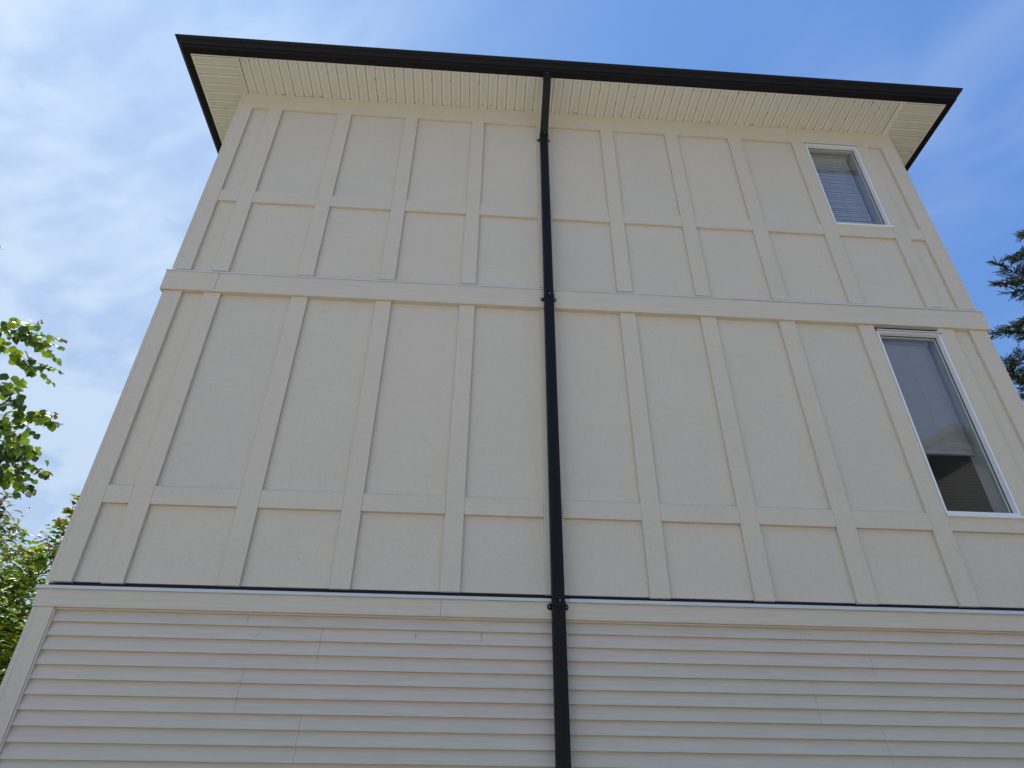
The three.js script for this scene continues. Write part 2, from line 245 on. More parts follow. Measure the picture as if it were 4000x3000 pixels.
// lap siding of the ground storey: each course of separate boards, thicker at the bottom edge
{
  const s = grp('lap_siding', house), EX = 0.07555, yb = 2.541, R = rng(31), x0 = -2.356, x1 = XR - 0.118;
  const joints = { 0: [-1.275, 2.004], 1: [-0.840, 2.394], 2: [-0.841, 2.396], 3: [-0.842, 2.398], 4: [-1.235, 1.999], 5: [-1.237, 2.003], 6: [-1.239, 2.007], 7: [-0.879, 2.350], 8: [-0.879, 2.355], 9: [-0.879, 2.360] };
  for (let k = 0; k < 30; k++) {
    const y0 = yb - k * EX, y1 = Math.min(y0 + EX + 0.012, k === 0 ? 2.6074 : 99), js = [x0, ...(joints[k] ?? [mix(-1.3, -0.7, R()), mix(1.9, 2.5, R())]), x1];
    for (let i = 0; i < 3; i++) {
      const dz = (R() - 0.5) * 0.0016, dy = (R() - 0.5) * 0.0016;
      // profile in z,y: back bottom, front bottom, rounded lip, front top, back top
      const bz = -0.0015 + dz, tz = -0.0255;
      part('siding_board', sweepX([[-0.0445, y0 + dy], [bz - 0.001, y0 + dy], [bz, y0 + 0.0015 + dy], [tz + (bz - tz) * 0.02, y1], [-0.0445, y1]], js[i] + (i ? 0.0007 : 0), js[i + 1] - (i < 2 ? 0.0007 : 0)), sidingMats[Math.floor(R() * 3)], s);
    }
  }
  const cb = grp('corner_trim', house);
  for (const sg of [-1, 1]) {
    const w = (a, b) => (sg < 0 ? [XL + a, XL + b] : [XR - b, XR - a]);
    part('corner_board', board(...w(0.024, 0.112), 0.28, 2.6155, -0.03, 0.0105), battenMats[0], cb);
    part('edge_channel', board(...w(0.1125, 0.1215), 0.28, 2.6073, -0.044, 0.0045, 0.001), battenMats[2], cb);
    part('corner_board', board(...w(-0.008, 0.0225), 0.28, 2.6155, -0.15, 0.0085), battenMats[1], cb);
  }
  // dried drips and a scratch on the second course
  const drip = (pts) => { const q = []; for (let i = 0; i + 1 < pts.length; i++) { const [x, y, w] = pts[i], [xx, yy, ww] = pts[i + 1], zf = (v) => -0.0015 - 0.024 * ((v - 2.4655) / 0.0875) + 0.0022; q.push([V(x - w, y, zf(y)), V(x + w, y, zf(y)), V(xx + ww, yy, zf(yy)), V(xx - ww, yy, zf(yy))]); } return soup(q); };
  part('dried_drip', drip([[-0.303, 2.538, 0.003], [-0.303, 2.528, 0.0035], [-0.302, 2.520, 0.0015], [-0.303, 2.512, 0.005], [-0.303, 2.500, 0.006], [-0.304, 2.495, 0.001]]), M.caulk, s);
  part('dried_drip', drip([[0.078, 2.538, 0.004], [0.079, 2.522, 0.0045], [0.080, 2.512, 0.002], [0.083, 2.500, 0.004], [0.080, 2.487, 0.004], [0.080, 2.482, 0.001]]), M.caulk, s);
  part('dried_drip', drip([[-1.178, 2.509, 0.002], [-1.190, 2.500, 0.004], [-1.204, 2.490, 0.006], [-1.216, 2.487, 0.002]]), M.caulk, s);
}
// soffit of separate perforated strips
const OV = 0.375, SX0 = -2.86, SX1 = 4.56;
{
  const s = grp('soffit', house), CH = 0.022, xa = XL + 0.056, xb = XR - 0.041;
  const stripGeo = (len, kk = 0) => {                             // groove, flat, groove; u across, v along
    const pr = [[0, 0.016], [0.0068, 0.016], [0.0078, 0.0], [SW - 0.0078, 0.0], [SW - 0.0068, 0.016], [SW, 0.016]], P = [], U = [];
    for (let i = 0; i < 5; i++) { const [a, b] = pr[i], [c, d] = pr[i + 1], q = [[a, b, 0], [c, d, 0], [c, d, len], [a, b, len]]; for (const k of [0, 1, 2, 0, 2, 3]) { P.push(q[k][0], q[k][1], q[k][2]); U.push(q[k][0] + kk * SW, q[k][2] + kk * 7 * 0.0176); } }
    const g = new THREE.BufferGeometry(); g.setAttribute('position', new THREE.Float32BufferAttribute(P, 3)); g.setAttribute('uv', new THREE.Float32BufferAttribute(U, 2)); g.computeVertexNormals(); return g;
  };
  const front = [0, 1, 2, 3, 4, 5, 6, 7, 8].map((k) => stripGeo(OV + 0.02, k)), rs = rng(9);
  const n = Math.floor((xb - xa) / SW);
  for (let i = 0; i < n; i++) { const m = part('soffit_strip', front[Math.floor(rs() * 9)], M.soffit, s, [xa + i * SW, HS + (rs() - 0.5) * 0.0014, -0.02]); }
  const rest = xb - xa - n * SW; part('soffit_strip', board(xa + n * SW, xb, HS, HS + 0.002, -0.02, OV, 0), M.soffitTrim, s);
  const side = stripGeo(0.44, 3), sideIn = [1, 4, 6, 8, 9].map((k) => stripGeo(0.405, k));
  for (const sg of [-1, 1]) for (let i = 0; i < 36; i++) {
    const z = OV - 0.016 - i * SW, inner0 = z < 0.02, g = inner0 ? sideIn[Math.floor(rs() * 5)] : side;
    const m = part('soffit_strip', g, M.soffit, s); m.rotation.y = Math.PI / 2;                          // strip now runs along +x, its width along -z
    m.position.set(sg < 0 ? SX0 : SX1 - (inner0 ? 0.405 : 0.44), HS + (rs() - 0.5) * 0.0014, z);
    if (sg > 0 && !inner0) m.position.x = xb + CH - 0.004, m.scale.z = (SX1 - xb - CH + 0.004) / 0.44;
    if (sg < 0 && !inner0) m.scale.z = (xa - CH - SX0 + 0.004) / 0.44;
  }
  const zb = OV - 0.016 - 36 * SW;
  for (const [a, b] of [[SX0, XL + 0.02], [XR - 0.02, SX1]]) part('soffit_run', board(a, b, HS, HS + 0.003, BACK - 0.4, zb, 0), M.soffitTrim, s);
  part('soffit_run', board(SX0, SX1, HS, HS + 0.003, BACK - 0.6, BACK - 0.405, 0), M.soffitTrim, s);
  // double ridged channels where the strips change direction, and edge channels
  for (const x of [xa - CH, xb]) part('soffit_channel', [board(x, x + 0.008, HS - 0.005, HS + 0.004, -0.018, OV, 0), board(x + 0.0085, x + 0.0135, HS - 0.001, HS + 0.004, -0.018, OV, 0), board(x + 0.014, x + CH, HS - 0.005, HS + 0.004, -0.018, OV, 0)], M.soffitTrim, s);
  part('edge_channel', board(SX0, SX1, HS - 0.004, HS + 0.009, OV - 0.012, OV - 0.0005, 0), M.soffitTrim, s);
  for (const x of [SX0 + 0.0005, SX1 - 0.0125]) part('edge_channel', board(x, x + 0.012, HS - 0.004, HS + 0.009, BACK - 0.5, OV - 0.0125, 0), M.soffitTrim, s);
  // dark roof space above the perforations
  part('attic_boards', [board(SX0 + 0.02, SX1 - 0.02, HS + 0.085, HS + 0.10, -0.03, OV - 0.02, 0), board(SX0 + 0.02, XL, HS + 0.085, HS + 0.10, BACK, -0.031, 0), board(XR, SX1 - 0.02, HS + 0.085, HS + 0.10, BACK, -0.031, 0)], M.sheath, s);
}
// gutter all round, fascia and roof
{
  const prof = [[0.002, 0.03], [0.002, 0], [0.066, 0], [0.0695, 0.030], [0.0815, 0.0335], [0.088, 0.040], [0.102, 0.066], [0.1125, 0.0695], [0.1165, 0.074], [0.127, 0.089], [0.127, 0.100], [0.119, 0.1015], [0.117, 0.094], [0.09, 0.05], [0.01, 0.02]];
  const run = (P, Q, na, nb, nn) => {                      // P, Q corner points; na, nb mitre steps; nn outward step
    const q = [];
    const pt = (c, mi, [o, h]) => V(c.x + (nn.x + mi.x) * o, HS - 0.004 + h, c.z + (nn.z + mi.z) * o);
    for (let i = 0; i + 1 < prof.length; i++) q.push([pt(P, na, prof[i]), pt(Q, nb, prof[i]), pt(Q, nb, prof[i + 1]), pt(P, na, prof[i + 1])]);
    return soup(q);
  };
  const fl = V(SX0, 0, OV), fr = V(SX1, 0, OV), bl = V(SX0, 0, BACK - 0.6), br = V(SX1, 0, BACK - 0.6), X = V(1, 0, 0), Z = V(0, 0, 1), nX = V(-1, 0, 0), nZ = V(0, 0, -1);
  const g = grp('rain_gutter', house);
  part('gutter_run', run(fl, fr, nX, X, Z), M.metalBlack, g); part('gutter_run', run(bl, fl, nZ, Z, nX), M.metalBlack, g); part('gutter_run', run(fr, br, Z, nZ, X), M.metalBlack, g); part('gutter_run', run(br, bl, X, nX, nZ), M.metalBlack, g);
  part('fascia', [board(SX0, SX1, HS - 0.003, HS + 0.14, OV - 0.0004, OV + 0.0015, 0), board(SX0 - 0.0015, SX0 + 0.0004, HS - 0.003, HS + 0.14, BACK - 0.6, OV + 0.001, 0), board(SX1 - 0.0004, SX1 + 0.0015, HS - 0.003, HS + 0.14, BACK - 0.6, OV + 0.001, 0), board(SX0, SX1, HS - 0.003, HS + 0.14, BACK - 0.602, BACK - 0.6, 0)], M.metalBlack, house);
  const e = 0.03, y0 = HS + 0.135, y1 = HS + 1.1, a = V(SX0 - e, y0, OV + e), b = V(SX1 + e, y0, OV + e), c = V(SX1 + e, y0, BACK - 0.6 - e), d = V(SX0 - e, y0, BACK - 0.6 - e), m = (SX0 + SX1) / 2, r0 = V(m, y1, OV - 3.7), r1 = V(m, y1, BACK + 3.1);
  part('roof', soup([[a, b, r0], [b, c, r1, r0], [c, d, r1], [d, a, r0, r1], [d, c, b, a]]), M.shingle, house);
}
// downspout with its sloping elbow, seams, straps and screws
{
  const d = grp('downspout', house), R = rng(4);
  const pipe = (y0, y1, x0, x1, w, dep) => {                // ribbed rectangular pipe; front corners cut
    const q = [], ring = (y, x) => { const h = w / 2, c = 0.008, zf = 0.076, zb = 0.076 - dep; return [[x - h, zb], [x - h, zf - c], [x - h + c, zf], [x - h * 0.45, zf], [x - h * 0.40, zf - 0.002], [x - h * 0.1, zf - 0.002], [x - h * 0.05, zf], [x + h * 0.05, zf], [x + h * 0.1, zf - 0.002], [x + h * 0.40, zf - 0.002], [x + h * 0.45, zf], [x + h - c, zf], [x + h, zf - c], [x + h, zb]].map(([a, z]) => V(a, y, z)); };
    const A = ring(y0, x0), B = ring(y1, x1); for (let i = 0; i < A.length; i++) { const k = (i + 1) % A.length; q.push([A[i], A[k], B[k], B[i]]); }
    q.push([A[0], A[1], A[12], A[13]].reverse(), [A[1], A[2], A[11], A[12]].reverse(), [B[0], B[1], B[12], B[13]], [B[1], B[2], B[11], B[12]]);
    return soup(q);
  };
  part('pipe', pipe(5.155, 7.19, 0.5275, 0.527, 0.0735, 0.054), M.metalBlack, d);
  part('pipe', pipe(2.712, 5.163, 0.529, 0.5278, 0.0755, 0.0555), M.metalBlack, d);
  part('pipe', pipe(0.12, 2.720, 0.531, 0.5292, 0.0775, 0.057), M.metalBlack, d);
  const bar = (p0, p1, w, t) => {                           // rectangular leg between two points (z, y), corners cut
    const dir = V(0, p1[1] - p0[1], p1[0] - p0[0]).normalize(), nz = V(0, -dir.z, dir.y), q = [];
    const ring = (p, ww, tt) => { const c = 0.009; return [[-ww / 2, -tt / 2], [ww / 2, -tt / 2], [ww / 2, tt / 2 - c], [ww / 2 - c, tt / 2], [-ww / 2 + c, tt / 2], [-ww / 2, tt / 2 - c]].map(([a, b]) => V(0.5285 + a, p[1] + nz.y * b, p[0] + nz.z * b)); };
    const A = ring(p0, w, t), B = ring(p1, w, t); for (let i = 0; i < 6; i++) { const k = (i + 1) % 6; q.push([A[i], A[k], B[k], B[i]]); }
    q.push([A[0], A[1], A[2], A[5]], [A[2], A[3], A[4], A[5]], [B[0], B[1], B[2], B[5]], [B[2], B[3], B[4], B[5]]); return soup(q);
  };
  const e = [];
  const path = [[0.404, 7.645], [0.403, 7.605], [0.392, 7.572], [0.366, 7.540], [0.118, 7.290], [0.068, 7.245], [0.050, 7.215], [0.0495, 7.185]];
  for (let i = 0; i + 1 < path.length; i++) { const [a, b] = [path[i], path[i + 1]], k = 0.004, L = Math.hypot(b[0] - a[0], b[1] - a[1]), u = [(b[0] - a[0]) / L * k, (b[1] - a[1]) / L * k]; e.push(bar([a[0] - u[0], a[1] - u[1]], [b[0] + u[0], b[1] + u[1]], 0.0705 + i * 0.0006, 0.056 + (i & 1) * 0.0012)); }
  part('elbow', e, M.metalBlack, d);
  part('outlet', bar([0.404, 7.652], [0.404, 7.618], 0.083, 0.062), M.metalBlack, d);
  const screw = (x, y, z) => { const g = new THREE.SphereGeometry(0.0042, 10, 6, 0, 2 * Math.PI, 0, Math.PI / 2); g.rotateX(Math.PI / 2); g.translate(x, y, z); part('screw', g.toNonIndexed(), M.screw, d); };
  for (const [y, sw, x] of [[7.178, 0, 0.527], [5.105, 0.019, 0.528], [2.688, 0.014, 0.530]]) {
    // strap: a band over the pipe with a round ear on each side
    const sh = [], h = 0.019;
    for (const s of [-1, 1]) { const S = new THREE.Shape(); S.moveTo(s * 0.034, -h); S.lineTo(s * 0.046, -h * 0.95); S.absarc(s * 0.046, 0, h * 0.95, s < 0 ? -Math.PI / 2 : -Math.PI / 2, Math.PI / 2, s < 0); S.lineTo(s * 0.034, h); S.closePath(); const g = new THREE.ExtrudeGeometry(S, { depth: 0.003, bevelEnabled: true, bevelSize: 0.001, bevelThickness: 0.001, bevelSegments: 1, curveSegments: 10 }); g.translate(x, y, sw + 0.0005); sh.push(g.index ? g.toNonIndexed() : g); }
    const w = 0.0395; for (const s of [-1, 1]) sh.push(board(x + s * w - 0.001, x + s * w + 0.001, y - h * 0.7, y + h * 0.7, sw, 0.0785, 0)); sh.push(board(x - w, x + w, y - h * 0.7, y + h * 0.7, 0.0768, 0.0786, 0.0008));
    part('strap', sh, M.metalBlack, d);
    screw(x - 0.052, y, sw + 0.004); screw(x + 0.052, y, sw + 0.004); screw(x + 0.006, y + 0.024, 0.0765);
  }
  screw(0.5285, 7.63, 0.4355);
}
// ---------------------------------------------------------------- windows (parts of the house) and the blinds behind them
const glassZ = -0.042;
WIN.forEach((w, i) => {
  const g = grp('window', house), { x0, x1 } = w, y0 = w.y0 + (i ? 0.018 : 0.014), yt = i ? 4.968 : 7.398, F = 0.014, zf = 0.006, zb = -0.16;
  const ring = (a, b, c, d, f, z0, z1, ch = 0.0015) => [board(a, a + f, c, d, z0, z1, ch), board(b - f, b, c, d, z0, z1, ch), board(a + f, b - f, c, c + f, z0, z1, ch), board(a + f, b - f, d - f, d, z0, z1, ch)];
  part('frame', ring(x0 + 0.003, x1 - 0.003, y0, yt, F, -0.075, zf, 0.0025), M.vinyl, g);
  part('gasket', ring(x0 + F + 0.0031, x1 - F - 0.0031, y0 + F + 0.0001, yt - F - 0.0001, 0.008, -0.07, glassZ + 0.004, 0), M.gasket, g);
  part('sash', ring(x0 + F + 0.0112, x1 - F - 0.0112, y0 + F + 0.0082, yt - F - 0.0082, 0.013, -0.068, glassZ + 0.002, 0.001), M.sash, g);
  const e = F + 0.016; part('pane', soup([[V(x0 + e, y0 + e, glassZ), V(x1 - e, y0 + e, glassZ), V(x1 - e, yt - e, glassZ), V(x0 + e, yt - e, glassZ)]]), M.glass, g);
  part('sill', [board(x0 + 0.004, x1 + 0.012, w.y0 - 0.010, w.y0 + 0.008, -0.01, 0.0215, 0.003), board(x0 + 0.006, x1 - 0.004, w.y0 + 0.0085, y0 - 0.0002, -0.03, 0.004, 0)], M.vinyl, g);
  const yc = yt + 0.003; part('drip_cap', sweepX([[-0.036, yc + 0.004], [0.018, yc + 0.001], [0.0185, yc - 0.008], [0.020, yc - 0.008], [0.020, yc + 0.0035], [-0.036, yc + 0.0065]], x0 - 0.002, x1 + 0.003), M.flashing, g);
  // plastered returns inside
  part('interior_return', [board(x0 - 0.012, x0 - 0.0005 + 0.004, w.y0, w.y1, -0.207, -0.0755, 0), board(x1 - 0.0035, x1 + 0.012, w.y0, w.y1, -0.207, -0.0755, 0), board(x0 + 0.0036, x1 - 0.0036, w.y1 - 0.022, w.y1 - 0.002, -0.207, -0.0755, 0), board(x0 + 0.0036, x1 - 0.0036, w.y0 + 0.002, w.y0 + 0.03, -0.207, -0.0755, 0)], M.returnPaint, g);
  // the blind hangs in the opening
  const b = thing('window_blind', i ? 'pale slatted blind closed and partly lowered in the tall lower window' : 'slatted blind fully lowered with open slats in the small top window', 'blind', [0, 0, 0]);
  const bx0 = x0 + 0.014, bx1 = x1 - (i ? 0.045 : 0.062), bz = -0.118, top = yt - 0.045, bot = i ? 3.93 : w.y0 + 0.05, pitch = i ? 0.0215 : 0.0268, wd = 0.025, t = (i ? 66 : 99) * D2R;
  part('headrail', board(bx0, bx1, top, top + 0.03, bz - 0.016, bz + 0.016, 0.002), M.slat, b);
  const c = Math.cos(t) * wd / 2, sN = Math.sin(t) * wd / 2, crown = 0.0022, sl = [], cr = [[-1, 0], [-0.45, 0.8], [0.1, 1], [0.6, 0.7], [1, 0]].map(([k, h]) => [k * c - Math.sin(t) * h * crown, k * sN + Math.cos(t) * h * crown]);
  for (let k = 0; k + 1 < cr.length; k++) sl.push([V(bx0, cr[k][1], cr[k][0]), V(bx1, cr[k][1], cr[k][0]), V(bx1, cr[k + 1][1], cr[k + 1][0]), V(bx0, cr[k + 1][1], cr[k + 1][0])]);
  const sg = soup(sl), R = rng(60 + i); for (let y = top - 0.014; y > bot; y -= pitch) { const m = part('slat', sg, i ? M.slat : M.slatWhite, b, [0, y + (R() - 0.5) * 0.0012, bz]); m.rotation.z = (R() - 0.5) * 0.0016; }
  part('bottom_rail', board(bx0, bx1, bot - 0.02, bot - 0.006, bz - 0.012, bz + 0.012, 0.002), M.slat, b);
  for (const x of [bx0 + 0.05, (bx0 + bx1) / 2 + 0.02, bx1 - 0.06]) part('cord', tube([V(x, top, bz + 0.0138), V(x, bot - 0.01, bz + 0.0138)], 0.0011, 0.0011, 6), M.cord, b);
});

// ---------------------------------------------------------------- the neighbouring house across the drive (mirrored in the lower window)
function neighbour(label, pos, turn) {
  const n = thing('neighbour_house', label, 'house', pos); n.rotation.y = turn;
  const wall = plain(0.30, 0.30, 0.265, 0.8, { map: grainX }), trim = plain(0.74, 0.72, 0.66, 0.7), HW = 5.2, P = 11.85, sl = 0.54, EV = P - HW * sl, DEP = 9, sg = grp('gable_siding', n);
  for (let y = 0.2, k = 0; y < P - 0.2; y += 0.10, k++) { const hw = y < EV ? HW : (P - y) / sl; if (hw < 0.1) break; part('siding_board', sweepX([[0.02, y], [0, y], [-0.0, y + 0.003], [0.014, y + 0.104], [0.02, y + 0.104]].map(([a, b]) => [a - 0.02, b]).reverse(), -hw, hw), wall, sg); }
  const body = [V(-HW, 0, 0.004), V(HW, 0, 0.004), V(HW, EV, 0.004), V(0, P, 0.004), V(-HW, EV, 0.004)], bb = body.map((q) => V(q.x, q.y, DEP));
  part('wall', soup([[body[0], body[1], body[2], body[4]], [body[4], body[2], body[3]], [bb[1], bb[0], bb[4], bb[2]], [bb[2], bb[4], bb[3]], [body[0], body[4], bb[4], bb[0]], [body[2], body[1], bb[1], bb[2]]]), wall, n);
  const rf = grp('roof', n);
  for (const s of [-1, 1]) {
    const o = 0.4, a = V(0, P + 0.05, -o), b = V(s * (HW + o), EV - o * sl + 0.05, -o), c = V(b.x, b.y, DEP + o), d = V(0, P + 0.05, DEP + o), th = 0.20, up = (q) => V(q.x, q.y + th, q.z);
    part('roof_slope', soup([[a, b, c, d], [up(a), up(b), up(c), up(d)], [a, b, up(b), up(a)], [b, c, up(c), up(b)], [c, d, up(d), up(c)]]), M.shingle, rf);
    const f = (q, dy, dz) => V(q.x, q.y + dy, q.z + dz); part('barge_board', soup([[f(a, -0.03, -0.01), f(b, -0.03, -0.01), f(b, th + 0.02, -0.01), f(a, th + 0.02, -0.01)]]), plain(0.13, 0.12, 0.11, 0.7), rf);
    const e1 = V(0, P - 0.02, -0.035), e2 = V(s * HW, EV - 0.02, -0.035), q = V(0, -0.26, 0); part('frieze_board', soup([[e1, e2, e2.clone().add(q), e1.clone().add(q)]]), trim, rf);
  }
}
neighbour('grey gabled house across the drive, mirrored in the tall lower window', [14.8, 0, 13], 0);
neighbour('unseen grey gabled house added right of the drive to bounce warm light, its gable facing the drive', [17.2, 0, 2.2], Math.PI / 2);  // added out of view so its sunlit gable warms the wall from the right

// ---------------------------------------------------------------- trees
const leafMat = (r, g, b, tr = 0.42, rough = 0.62) => new THREE.MeshPhysicalMaterial({ color: new THREE.Color().setRGB(r, g, b), roughness: rough, transmission: tr, thickness: 0, side: THREE.DoubleSide });
const bark = plain(0.12, 0.10, 0.085, 0.95, { map: dataTex(128, 128, (u, v) => 0.55 + 0.5 * (fbm(u * 16, v * 5, 91, 4, 16, 5) - 0.3), 0.2, 0.4) });
const twigMat = plain(0.13, 0.10, 0.06, 0.85);
// leaf blades: outline half widths along a unit midrib, folded a little and curled
function leafGeo(widths, fold, curl) {
  const n = widths.length, q = [], pt = (i, s) => { const t = i / (n - 1), w = widths[i] * s; return V(w, fold * Math.abs(w) - curl * t * t, t); };
  for (let i = 0; i + 1 < n; i++) { for (const s of [-1, 1]) { const a = pt(i, 0), b = pt(i + 1, 0), c = pt(i + 1, s), d = pt(i, s); if (widths[i] < 1e-6) q.push([a, b, c]); else if (widths[i + 1] < 1e-6) q.push([a, b, d]); else q.push([a, b, c, d]); } }
  return soup(q);
}
const roundLeaf = [leafGeo([0.16, 0.40, 0.52, 0.53, 0.44, 0.26, 0], 0.22, 0.16), leafGeo([0.20, 0.44, 0.55, 0.52, 0.40, 0.22, 0], 0.35, 0.05), leafGeo([0.14, 0.38, 0.50, 0.54, 0.47, 0.28, 0], 0.12, 0.28)];
const ovalLeaf = [leafGeo([0, 0.20, 0.30, 0.31, 0.24, 0.12, 0], 0.35, 0.15), leafGeo([0, 0.18, 0.27, 0.30, 0.26, 0.13, 0], 0.2, 0.35)];
const lanceLeaf = [leafGeo([0, 0.10, 0.155, 0.16, 0.12, 0.06, 0], 0.3, 0.35), leafGeo([0, 0.09, 0.14, 0.155, 0.13, 0.06, 0], 0.5, 0.6)];
const basis = (pos, dir, nrm, size) => { const z = dir.clone().normalize(), x = new THREE.Vector3().crossVectors(nrm, z); if (x.lengthSq() < 1e-6) x.set(1, 0, 0); x.normalize(); const y = new THREE.Vector3().crossVectors(z, x); return new THREE.Matrix4().makeBasis(x, y, z).scale(V(size, size, size)).setPosition(pos); };
const frustum = new THREE.Matrix4().multiplyMatrices(camera.projectionMatrix, camera.matrixWorldInverse);
{ camera.updateProjectionMatrix(); frustum.multiplyMatrices(camera.projectionMatrix, camera.matrixWorld.clone().invert()); }
// the largest leaves in view become parts of their own, the rest one instanced crown
function hangLeaves(tree, leaves, geos, mats, most, stuffName) {
  const o = tree.position, v = V(0, 0, 0);
  for (const l of leaves) { v.setFromMatrixPosition(l.m); l.d = v.distanceTo(camera.position); v.applyMatrix4(frustum); l.seen = Math.abs(v.x) < 1.02 && Math.abs(v.y) < 1.02 && v.z < 1; }
  const order = leaves.filter((l) => l.seen).sort((a, b) => b.s / b.d - a.s / a.d), own = new Set(order.slice(0, most));
  const shift = new THREE.Matrix4().makeTranslation(-o.x, -o.y, -o.z);
  for (const l of own) { const m = new THREE.Mesh(geos[l.g], mats[l.c]); m.name = inner('leaf', tree); m.applyMatrix4(shift.clone().multiply(l.m)); m.castShadow = m.receiveShadow = true; tree.add(m); }
  const rest = leaves.filter((l) => !own.has(l));
  mats.forEach((mat, c) => geos.forEach((geo, gi) => {
    const sel = rest.filter((l) => l.c === c && l.g === gi); if (!sel.length) return;
    const im = new THREE.InstancedMesh(geo, mat, sel.length); sel.forEach((l, i) => im.setMatrixAt(i, shift.clone().multiply(l.m))); im.name = inner(stuffName, tree); im.userData.kind = 'stuff'; im.castShadow = im.receiveShadow = true; tree.add(im);
  }));
}
const local = (tree, pts) => pts.map((p) => p.clone().sub(tree.position));
const smooth = (pts, n) => new THREE.CatmullRomCurve3(pts, false, 'catmullrom', 0.5).getSpacedPoints(n);

// left: round leaved tree whose sprays reach into the picture
{
  const T = thing('round_leaf_tree', 'tree with round bright green leaves reaching in at the left edge', 'tree', [-6.9, 0, -0.9]);
  const R = rng(1201), K = 0.4518, leaves = [], px = (x, y, d) => at(x * K, 1200 + y * K, d);
  const trunkTop = V(-6.75, 5.9, -0.95);
  part('trunk', tube(local(T, smooth([V(-6.9, -0.1, -0.9), V(-6.85, 1.6, -0.95), V(-6.7, 3.4, -0.9), V(-6.62, 5.0, -1.05), trunkTop, V(-6.9, 6.7, -0.8)], 14)), 0.13, 0.03, 10), bark, T);
  // spine [[x, y] ...] in the enlarged view, distance, leaf size, leaves side by side, tone: 0 bright 1 mid 2 deep 3 red
  const sprays = [
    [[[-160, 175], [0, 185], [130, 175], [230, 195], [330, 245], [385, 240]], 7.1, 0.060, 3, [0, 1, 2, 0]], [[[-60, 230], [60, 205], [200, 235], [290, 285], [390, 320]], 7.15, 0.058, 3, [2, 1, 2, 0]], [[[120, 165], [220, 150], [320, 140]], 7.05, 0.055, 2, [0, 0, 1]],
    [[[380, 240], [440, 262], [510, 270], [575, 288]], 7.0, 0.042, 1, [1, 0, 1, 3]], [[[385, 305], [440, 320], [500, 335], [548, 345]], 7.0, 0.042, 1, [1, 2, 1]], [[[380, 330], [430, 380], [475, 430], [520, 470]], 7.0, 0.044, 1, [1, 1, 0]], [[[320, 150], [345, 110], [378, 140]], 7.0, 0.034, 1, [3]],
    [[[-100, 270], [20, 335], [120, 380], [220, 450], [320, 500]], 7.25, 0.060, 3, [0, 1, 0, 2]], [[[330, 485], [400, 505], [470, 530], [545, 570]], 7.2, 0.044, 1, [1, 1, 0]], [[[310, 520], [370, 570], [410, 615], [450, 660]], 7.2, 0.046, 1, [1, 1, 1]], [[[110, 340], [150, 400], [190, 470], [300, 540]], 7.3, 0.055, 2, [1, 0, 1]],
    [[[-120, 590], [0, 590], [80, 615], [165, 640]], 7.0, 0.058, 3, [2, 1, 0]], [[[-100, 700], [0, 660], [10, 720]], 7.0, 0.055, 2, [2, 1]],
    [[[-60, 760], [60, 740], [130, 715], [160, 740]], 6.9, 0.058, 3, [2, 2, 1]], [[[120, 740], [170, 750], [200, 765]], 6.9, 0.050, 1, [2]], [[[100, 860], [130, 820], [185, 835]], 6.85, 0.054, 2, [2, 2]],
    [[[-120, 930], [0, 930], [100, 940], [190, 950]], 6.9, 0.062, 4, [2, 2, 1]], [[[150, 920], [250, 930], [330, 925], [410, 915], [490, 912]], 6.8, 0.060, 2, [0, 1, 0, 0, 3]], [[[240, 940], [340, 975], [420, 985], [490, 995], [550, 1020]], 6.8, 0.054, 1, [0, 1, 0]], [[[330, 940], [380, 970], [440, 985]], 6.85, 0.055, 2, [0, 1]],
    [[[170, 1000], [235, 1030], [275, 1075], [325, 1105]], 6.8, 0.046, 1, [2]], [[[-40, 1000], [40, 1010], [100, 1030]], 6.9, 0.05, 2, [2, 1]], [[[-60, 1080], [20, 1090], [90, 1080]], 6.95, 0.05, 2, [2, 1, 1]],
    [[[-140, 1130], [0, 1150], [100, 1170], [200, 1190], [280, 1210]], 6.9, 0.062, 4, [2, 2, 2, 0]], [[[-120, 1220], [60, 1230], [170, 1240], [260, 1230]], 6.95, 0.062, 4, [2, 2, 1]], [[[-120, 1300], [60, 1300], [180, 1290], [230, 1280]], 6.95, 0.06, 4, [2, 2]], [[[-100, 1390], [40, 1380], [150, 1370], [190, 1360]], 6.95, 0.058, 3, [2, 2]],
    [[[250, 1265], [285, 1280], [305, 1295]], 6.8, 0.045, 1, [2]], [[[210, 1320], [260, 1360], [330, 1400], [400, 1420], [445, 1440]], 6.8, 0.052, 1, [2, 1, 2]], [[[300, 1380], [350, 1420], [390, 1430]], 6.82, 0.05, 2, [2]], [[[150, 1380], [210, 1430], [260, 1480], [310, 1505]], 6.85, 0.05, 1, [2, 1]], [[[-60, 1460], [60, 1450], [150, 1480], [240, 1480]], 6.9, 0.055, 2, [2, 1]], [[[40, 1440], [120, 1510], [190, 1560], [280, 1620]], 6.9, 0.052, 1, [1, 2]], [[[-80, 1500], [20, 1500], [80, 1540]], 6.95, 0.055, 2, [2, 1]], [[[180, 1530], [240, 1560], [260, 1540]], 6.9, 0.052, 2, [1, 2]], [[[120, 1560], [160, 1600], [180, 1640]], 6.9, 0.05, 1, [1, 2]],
    [[[-120, -560], [-30, -545], [30, -510]], 7.2, 0.04, 1, [3, 3]],
  ];
  const UP = V(0, 1, 0);
